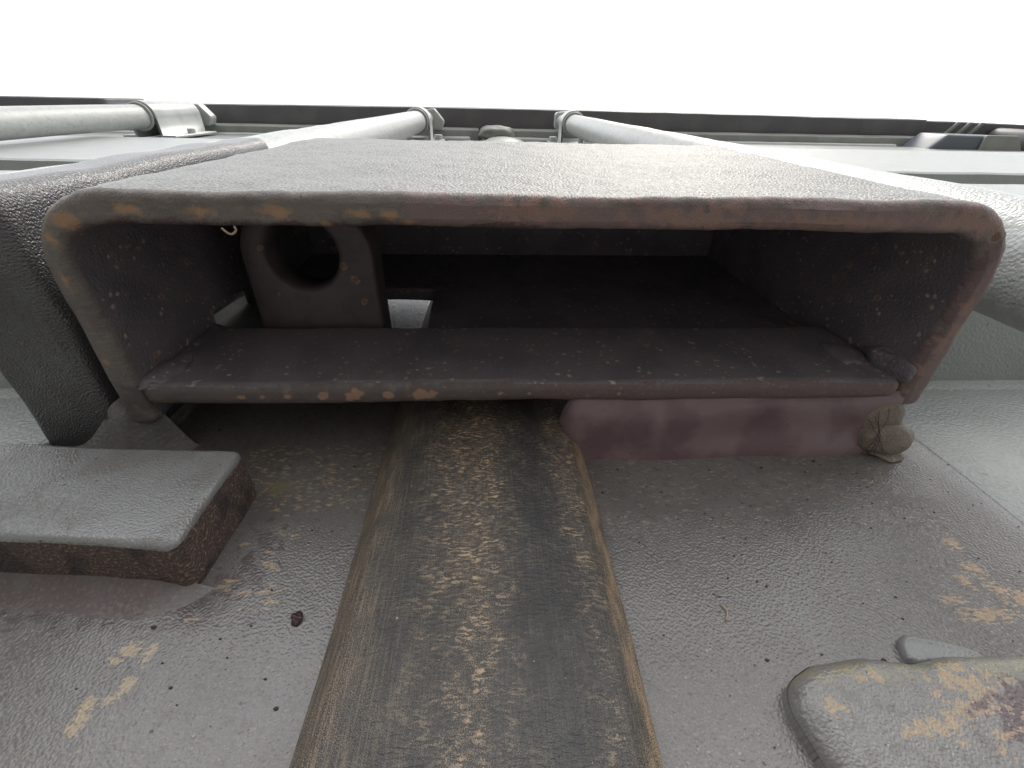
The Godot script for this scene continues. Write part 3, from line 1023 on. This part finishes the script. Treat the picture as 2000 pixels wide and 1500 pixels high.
func build_lock_box() -> void:
	var org := Vector3(0.12, 1.0, -0.45)
	var o := thing("lock_box", "wide steel lock box with a rust-spotted rounded rim, open towards the viewer", "lock box", org)
	# bent cover plate: out along the left side, over the top, down the right side
	var b := mesh_start(3, org, 0.005, 0.0026)
	var t := 0.072
	var prof := rounded([
		Vector2(XL, -0.775), Vector2(XL, -0.168), Vector2(XR, -0.174), Vector2(XR + 0.004, -0.735),
		Vector2(XR - 0.075, -0.745), Vector2(XR - 0.062, -0.174 - t), Vector2(XL + 0.058, -0.168 - t), Vector2(XL + 0.075, -0.785)],
		[0.03, 0.19, 0.18, 0.025, 0.03, 0.11, 0.11, 0.035], 0.02)
	var ws := [1.0]
	ws.append_array(steps_between(1.03, 1.386, 14, 1.15))
	ws.append_array(steps_between(1.394, 1.736, 10))
	ws.append_array(steps_between(1.744, 2.43, 22, 1.1))
	var cls := func(c: Vector3, _n: Vector3, h: Vector3) -> int:
		if h.y < -0.5:
			return 1
		var inside: bool = c.x > XL + 0.035 and c.x < XR - 0.035 and c.z < -0.172 - t * 0.55
		return 2 if inside else 0
	var cut := func(u: float, v: float, w: float) -> Vector3:
		# behind y 1.39 the left side stops short, level with the slot
		if w > 1.39 and w < 1.74 and u < -0.88 and v < -0.60:
			v = -0.60 + (v + 0.60) * 0.08
		return Vector3(u, w, v)
	extrude(b, prof, cut, ws, 0.021, 0.016, cls, rim_uv)
	finish(b, "cover_plate", [M.cover, M.rim, M.primer], o)
	# back plate, with the slot on its left that lets the lug through
	b = mesh_start(2, org, 0.006, 0.0018)
	var bp := rounded([Vector2(-0.955, 1.0), Vector2(1.175, 1.0), Vector2(1.175, 1.375), Vector2(-0.88, 1.37), Vector2(-0.955, 1.44)], [0.05, 0.04, 0.03, 0.03, 0.03], 0.03)
	extrude(b, bp, xy, [-0.715, -0.69, -0.65], 0.022, 0.026, func(c, _n, h): return 1 if c.y < 1.03 and c.z < -0.655 else 0, rim_uv)
	finish(b, "back_plate", [M.primer, M.rim], o)
	b = mesh_start(1, org, 0.006, 0.0)
	bp = rounded([Vector2(-0.245, 1.378), Vector2(1.175, 1.38), Vector2(1.175, 2.41), Vector2(-0.955, 2.41), Vector2(-0.955, 1.87), Vector2(-0.245, 1.83)], [0.03, 0.03, 0.03, 0.03, 0.03, 0.03], 0.05)
	extrude(b, bp, xy, [-0.75, -0.72, -0.695], 0.01, 0.012)
	finish(b, "inner_plate", [M.primer], o)
	# the far end is closed
	b = mesh_start(1, org, 0.004, 0.0)
	box(b, Vector3(XL + 0.06, 2.34, -0.77), Vector3(XR - 0.065, 2.41, -0.245), 0.01, 0, 0.2)
	finish(b, "end_plate", [M.primer], o)
	# rolled beads in the inner corners
	b = mesh_start(1, org)
	lump(b, Vector3(-0.955, 1.11, -0.615), Vector3(0.022, 0.10, 0.060), 0.3)
	lump(b, Vector3(-0.905, 1.09, -0.655), Vector3(0.055, 0.09, 0.018), 0.35)
	finish(b, "corner_weld", [M.primer], o)
	b = mesh_start(1, org)
	lump(b, Vector3(1.172, 1.08, -0.635), Vector3(0.024, 0.08, 0.04), 0.4)
	lump(b, Vector3(1.10, 1.16, -0.655), Vector3(0.06, 0.09, 0.018), 0.4)
	finish(b, "corner_weld", [M.primer], o)
	# long smooth fillet that joins the back plate to the right-hand door
	b = mesh_start(1, org, 0.010, 0.0)
	var fillet := func(s: float, v: float) -> Vector3:
		var x := lerpf(0.185, 1.19, s)
		var grow := sqrt(clampf(1.0 - pow(1.0 - clampf(s / 0.07, 0.0, 1.0), 2.0), 0.0, 1.0))
		var a := Vector2(1.03, -0.700)
		var c := Vector2(0.948 + 0.02 * s, STILE_Z - 0.012)
		var p := a.lerp(c, v)
		var out := Vector2(-0.85, 0.5)
		var bulge := 0.016 * sin(PI * v) + 0.010 * sin(PI * 2.0 * v + 1.2 * x) + 0.016 * wob.get_noise_2d(x * 0.7, v * 0.3)
		p += out * bulge
		p = Vector2(1.04, -0.85).lerp(p, grow)
		return Vector3(x, p.x, p.y)
	sheet(b, 110, 18, fillet, Vector3(0, -1, 0.6))
	var w := finish(b, "fillet_weld", [M.weld], o)
	w.set_meta("label", "smooth purple brown fillet weld along the underside of the box")
	b = mesh_start(1, org)
	lump(b, Vector3(1.185, 0.985, -0.842), Vector3(0.085, 0.05, 0.055), 0.15)
	lump(b, Vector3(1.165, 1.015, -0.80), Vector3(0.07, 0.04, 0.09), 0.12)
	lump(b, Vector3(1.20, 0.98, -0.885), Vector3(0.06, 0.05, 0.02), 0.4)
	finish(b, "weld_end", [M.dusty_weld], o)
	# cobweb threads at the right corner, and a curl of peeled paint under the rim
	for k in 4:
		b = mesh_start(1, org)
		var path := PackedVector3Array()
		var p0 := Vector3(1.15 - 0.016 * k, 0.985, -0.735 - 0.012 * k)
		var p1 := Vector3(1.08 + 0.025 * k, 0.925, -0.86 - 0.008 * (k % 3))
		for i in 14:
			var q := p0.lerp(p1, i / 13.0)
			path.append(q + Vector3(wob.get_noise_3d(i * 0.05, k * 3.1, 0), wob.get_noise_3d(k * 2.3, i * 0.05, 4), 0) * 0.012 + Vector3(0, -0.012 * sin(PI * i / 13.0), 0))
		tube(b, path, 0.0008, 5)
		finish(b, "cobweb_thread", [M.speck], o)
	b = mesh_start(1, org)
	var curl := PackedVector3Array()
	for i in 18:
		var s := i / 17.0
		curl.append(Vector3(-0.577 + 0.036 * s - 0.008 * smoothstep(0.8, 1.0, s), 0.992, -0.241 - 0.013 * sin(PI * minf(s * 1.1, 1.0)) + 0.004 * smoothstep(0.85, 1.0, s)))
	tube(b, curl, 0.0024, 6)
	finish(b, "paint_curl", [M.tan], o)


# ==================================================================== things on the left door
func build_guard_bar() -> void:
	var org := Vector3(-1.15, 1.0, STILE_Z)
	var o := thing("guard_bar", "thick dark grey bumpy guard bar standing beside the box's left side", "guard bar", org)
	var b := mesh_start(1, org, 0.008, 0.0012)
	var prof := rounded([Vector2(-1.275, STILE_Z - 0.004), Vector2(-1.05, STILE_Z - 0.004), Vector2(-1.05, -0.17), Vector2(-1.275, -0.175)], [0.0, 0.0, 0.05, 0.075], 0.025)
	var ws := [1.01]
	ws.append_array(steps_between(1.06, 2.42, 36, 1.2))
	extrude(b, prof, xz, ws, 0.03, 0.03)
	finish(b, "bar", [M.dark_paint], o)
	b = mesh_start(1, org)
	b.amp = 0.012
	var heap := func(u: float, v: float) -> Vector3:
		var x := lerpf(-1.26, -0.88, u)
		var up := 0.035 + 0.165 * smoothstep(0.15, 0.72, u)
		up *= 1.0 - smoothstep(0.70, 1.0, u)
		var back := 0.005 + 0.085 * sin(PI * u)
		var a := Vector2(1.02 + 0.03 * smoothstep(0.6, 0.75, u), STILE_Z + up)
		var c := Vector2(1.0 - back, STILE_Z - 0.008)
		var q := a.lerp(c, v) + Vector2(0.35, -0.35) * 0.08 * sin(PI * v) * up * 4.0
		return Vector3(x, q.x, q.y)
	sheet(b, 60, 20, heap, Vector3(0, -1, 0.6))
	finish(b, "weld", [M.grey_weld], o)
	b = mesh_start(1, org, 0.012, 0.0)
	var seam := func(u: float, v: float) -> Vector3:
		var y := lerpf(1.30, 2.35, u)
		var a := Vector2(-1.043, -0.71 + 0.02 * sin(y * 9.0))
		var c := Vector2(-0.80 + 0.02 * sin(y * 13.0), STILE_Z - 0.006)
		var q := a.lerp(c, v) + Vector2(0.4, 0.5) * (0.05 * sin(PI * v) + 0.02 * sin(TAU * v) * sin(y * 11.0))
		return Vector3(q.x, y, q.y)
	sheet(b, 50, 14, seam, Vector3(0.5, 0, 0.7))
	finish(b, "weld", [M.paint], o)
	b = mesh_start(1, org)
	lump(b, Vector3(-1.272, 1.0, -0.88), Vector3(0.05, 0.05, 0.04), 0.5)
	finish(b, "weld", [M.grey_weld], o)


func lug_uv(p: Vector3) -> Vector2:
	return Vector2((p.x + 0.85) / 0.55, (-0.25 - p.z) / 0.66)


func lug_material() -> StandardMaterial3D:
	var w := 400
	var h := 480
	var p := filled(w * h, Color(0.120, 0.092, 0.098))
	var mid := noise_map(w, h, 1.0 / 60.0, 81, 4)
	var g := noise_map(w, h, 1.0 / 4.0, 82, 3)
	lay(p, mid, 0.45, 0.75, Color(0.092, 0.076, 0.084), 0.8)
	lay(p, g, 0.6, 0.85, Color(0.16, 0.13, 0.12), 0.4)
	for q in [[-0.475, -0.455, 0.014], [-0.445, -0.50, 0.015], [-0.428, -0.575, 0.012], [-0.72, -0.40, 0.009], [-0.70, -0.55, 0.006]]:
		spot(p, w, h, (q[0] + 0.85) / 0.55 * w, (-0.25 - q[1]) / 0.66 * h, q[2] * w / 0.55, q[2] * h / 0.66, Color(0.42, 0.235, 0.14).linear_to_srgb(), 0.85, true)
	dots(p, w, h, 60, 0.8, 2.0, Color(0.40, 0.28, 0.20), 0.7)
	return mat("lug primer", 0.5, tex(p, w, h), tex(mixed(mid, g, 0.3), w, h, Image.FORMAT_L8), 0.02, 1.0, false)


func build_lug() -> void:
	var y0 := 1.40
	var y1 := 1.53
	var org := Vector3(-0.585, y0, STILE_Z)
	var o := thing("padlock_lug", "dark brown padlock lug with a round hole, inside the box through the back plate's slot", "lug", org)
	var b := mesh_start(1, org, 0.004, 0.0)
	var hole := Vector2(-0.598, -0.42)
	var hr := 0.112
	var n := 72
	var outline := rounded([Vector2(-0.79, STILE_Z - 0.004), Vector2(-0.378, STILE_Z - 0.004), Vector2(-0.378, -0.265), Vector2(-0.78, -0.265)], [0.0, 0.0, 0.16, 0.16], 0.01)
	var rings := []
	var per := func(r_in: float, f: float, y: float) -> PackedVector3Array:
		# f = 0 on the hole of radius r_in, 1 on the outline
		var row := PackedVector3Array()
		for i in n:
			var a := TAU * i / n
			var d := Vector2(cos(a), sin(a))
			var best := 9.0
			for k in outline.size():
				var hit = Geometry2D.segment_intersects_segment(hole, hole + d * 3.0, outline[k], outline[(k + 1) % outline.size()])
				if hit != null:
					best = minf(best, hole.distance_to(hit))
			var q := hole + d * lerpf(r_in, best - (0.0 if f < 1.0 else 0.0), f)
			row.append(Vector3(q.x, y, q.y))
		return row
	var e := 0.018
	rings.append(per.call(hr, 0.0, y1 - e))
	rings.append(per.call(hr, 0.0, y0 + e))
	rings.append(per.call(hr + e * 0.3, 0.0, y0 + e * 0.3))
	rings.append(per.call(hr + e, 0.0, y0))
	rings.append(per.call(hr, 0.5, y0))
	rings.append(per.call(hr, 0.92, y0))
	rings.append(per.call(hr, 0.98, y0 + e * 0.25))
	rings.append(per.call(hr, 1.0, y0 + e))
	rings.append(per.call(hr, 1.0, y1 - e))
	rings.append(per.call(hr, 0.97, y1))
	rings.append(per.call(hr, 0.3, y1))
	rings.append(per.call(hr, 0.0, y1 - e))
	var hc := Vector3(hole.x, 0, hole.y)
	for k in rings.size() - 1:
		for i in n:
			var j := (i + 1) % n
			var c: Vector3 = (rings[k][i] + rings[k + 1][j]) / 2.0
			var radial := Vector3(c.x - hc.x, 0, c.z - hc.z).normalized()
			var hint := radial
			if k == 0:
				hint = -radial
			elif k < 3:
				hint = -radial + Vector3(0, -1, 0)
			elif k < 5:
				hint = Vector3(0, -1, 0)
			elif k < 7:
				hint = radial + Vector3(0, -1, 0)
			elif k == 7:
				hint = radial
			else:
				hint = Vector3(0, 1, 0)
			quad(b, jig(b, rings[k][i]), jig(b, rings[k][j]), jig(b, rings[k + 1][j]), jig(b, rings[k + 1][i]), hint, 0, 0, lug_uv)
	finish(b, "eye_plate", [lug_material()], o)
	b = mesh_start(1, org)
	lump(b, Vector3(-0.36, 1.44, -0.88), Vector3(0.05, 0.08, 0.05), 0.4)
	lump(b, Vector3(-0.60, 1.39, -0.885), Vector3(0.2, 0.04, 0.04), 0.4)
	finish(b, "weld", [M.grey_weld], o)


func build_stop_block() -> void:
	var org := Vector3(-1.05, 0.7, STILE_Z)
	var o := thing("stop_block", "flat grey stop block with a dark rusty end on the left stile", "stop block", org)
	var b := mesh_start(2, org, 0.006, 0.0012)
	var prof := rounded([Vector2(-1.40, 0.640), Vector2(-0.632, 0.572), Vector2(-0.622, 0.852), Vector2(-1.40, 0.915)], [0.024, 0.024, 0.024, 0.024], 0.02)
	extrude(b, prof, xy, [STILE_Z - 0.004, -0.86, -0.83, -0.80, -0.742], 0.0, 0.016, func(_c, _n, h): return 0 if h.z > 0.5 else 1)
	finish(b, "block", [M.block, M.rusty], o)
	b = mesh_start(1, org, 0.006, 0.0)
	var bead := func(s: float, v: float) -> Vector3:
		var x := lerpf(-1.40, -0.58, s)
		var yb := lerpf(0.640, 0.566, s)
		var fade := clampf((1.0 - s) / 0.15, 0.0, 1.0)
		var wdt := (0.105 + 0.03 * wob.get_noise_2d(x * 2.0, 3.0)) * sqrt(fade)
		var y := yb + 0.01 - v * wdt
		return Vector3(x, y, STILE_Z - 0.006 + 0.040 * pow(1.0 - v, 1.6) * fade)
	sheet(b, 60, 10, bead, FAR)
	finish(b, "weld", [M.block_weld], o)


func build_welded_plate() -> void:
	var org := Vector3(0.8, 0.25, STILE_Z)
	var o := thing("catch_plate", "rounded grey catch plate with purple rust patch, low on the right stile", "catch plate", org)
	var b := mesh_start(1, org, 0.008, 0.001)
	var prof := rounded([Vector2(0.56, 0.05), Vector2(1.25, 0.05), Vector2(1.25, 0.385), Vector2(0.84, 0.378), Vector2(0.77, 0.368), Vector2(0.68, 0.384), Vector2(0.58, 0.374), Vector2(0.50, 0.335), Vector2(0.53, 0.2)], [0.04, 0.04, 0.04, 0.05, 0.05, 0.05, 0.06, 0.06, 0.1], 0.02)
	extrude(b, prof, xy, [STILE_Z - 0.004, -0.87, -0.838], 0.0, 0.038, NONE, plate_uv)
	finish(b, "plate", [plate_material()], o)
	b = mesh_start(1, org, 0.006, 0.002)
	var p2 := rounded([Vector2(0.775, 0.37), Vector2(0.95, 0.37), Vector2(0.93, 0.398), Vector2(0.80, 0.432)], [0.02, 0.01, 0.02, 0.03], 0.02)
	extrude(b, p2, xy, [STILE_Z - 0.004, -0.872], 0.0, 0.014)
	finish(b, "weld", [M.paint], o)


func plate_uv(p: Vector3) -> Vector2:
	return Vector2((p.x - 0.45) / 0.85, (0.45 - p.y) / 0.45)


func plate_material() -> StandardMaterial3D:
	var w := 1024
	var h := 542
	var p := filled(w * h, Color(0.205, 0.198, 0.188))
	var mid := noise_map(w, h, 1.0 / 40.0, 71, 5)
	var g := noise_map(w, h, 1.0 / 3.0, 72, 2)
	var f := noise_map(w, h, 1.0 / 8.0, 73, 4, 3, 1)
	lay(p, g, 0.55, 0.8, Color(0.28, 0.27, 0.255), 0.6)
	lay(p, mid, 0.5, 0.8, Color(0.155, 0.143, 0.134), 0.8)
	var sc := w / 0.85
	var X := func(x: float) -> float: return (x - 0.45) * sc
	var Y := func(y: float) -> float: return (0.45 - y) * sc
	for k in 44:
		stain(p, w, h, X.call(0.53 + k * 0.016), Y.call(0.352 + 0.008 * sin(k * 1.7)), 0.03 * sc, 0.016 * sc, mid, Color(0.34, 0.30, 0.18), 0.22, 1.0, 2.5)
	for s in [[0.56, 0.30, 0.02, 0.012], [0.65, 0.34, 0.02, 0.01], [0.80, 0.335, 0.04, 0.02], [0.84, 0.315, 0.05, 0.025], [0.70, 0.265, 0.05, 0.012], [0.78, 0.29, 0.05, 0.014]]:
		stain(p, w, h, X.call(s[0]), Y.call(s[1]), s[2] * sc, s[3] * sc, mid, Color(0.42, 0.30, 0.18), 0.75, 1.3, 4.0)
	stain(p, w, h, X.call(0.94), Y.call(0.265), 0.14 * sc, 0.065 * sc, mid, Color(0.105, 0.072, 0.078), 0.95, 0.5, 5.0)
	for k in 60:
		stain(p, w, h, X.call(rng.randf_range(0.70, 1.15)), Y.call(rng.randf_range(0.12, 0.33)), rng.randf_range(4, 18), rng.randf_range(3, 9), f, Color(0.42, 0.29, 0.18), 0.75, 1.4, 4.0)
	dots(p, w, h, 70, 1.0, 4.0, Color(0.04, 0.035, 0.033), 0.9)
	return mat("chipped plate paint", 0.33, tex(p, w, h), tex(noise_map(w, h, 1.0 / 8.0, 75, 3), w, h, Image.FORMAT_L8), 0.014, 1.0, false, 0.7)


# ==================================================================== small details
func build_specks() -> void:
	# grit that has blown onto the stiles: too many to count
	var gm := SphereMesh.new()
	gm.radius = 0.5
	gm.height = 1.0
	gm.radial_segments = 6
	gm.rings = 3
	gm.material = M.speck
	var mm := MultiMesh.new()
	mm.transform_format = MultiMesh.TRANSFORM_3D
	mm.mesh = gm
	var spots := []
	for i in 260:
		var x := rng.randf_range(-0.75, 1.38)
		if x > -0.36 and x < 0.28:
			continue
		var y := rng.randf_range(0.22, 0.95)
		spots.append(Vector3(x, y, STILE_Z + 0.001))
	mm.instance_count = spots.size()
	for i in spots.size():
		var s := rng.randf_range(0.0015, 0.0045) * U * (2.0 if rng.randf() < 0.06 else 1.0)
		var bs := Basis.from_euler(Vector3(rng.randf() * TAU, rng.randf() * TAU, rng.randf() * TAU)).scaled(Vector3(s * 1.4, s, s * 0.7))
		mm.set_instance_transform(i, Transform3D(bs, spots[i] * U))
	var g := MultiMeshInstance3D.new()
	g.name = "grit"
	g.multimesh = mm
	g.set_meta("kind", "stuff")
	tag(g, "dark grains of grit scattered over the grey stiles", "grit")
	add_child(g)
	# a dried blob of paint left of the seal, and a pale thread right of it
	var b := mesh_start(1, Vector3(-0.40, 0.505, STILE_Z))
	lump(b, Vector3(-0.40, 0.503, STILE_Z + 0.003), Vector3(0.011, 0.013, 0.010), 0.4, 0, 18)
	var o := finish(b, "paint_blob", [M.drop], self)
	o.position = Vector3(-0.40, 0.505, STILE_Z) * U
	tag(o, "small dark red brown paint blob left of the rubber seal", "paint blob")
	b = mesh_start(1, Vector3(0.478, 0.486, STILE_Z))
	var path := PackedVector3Array()
	for i in 12:
		path.append(Vector3(0.478 + 0.006 * sin(i * 0.35), 0.505 - 0.003 * i, STILE_Z + 0.004))
	tube(b, path, 0.0016, 5)
	o = finish(b, "thread", [M.tan], self)
	o.position = Vector3(0.478, 0.486, STILE_Z) * U
	tag(o, "short pale thread stuck on the right stile below the purple weld", "thread")
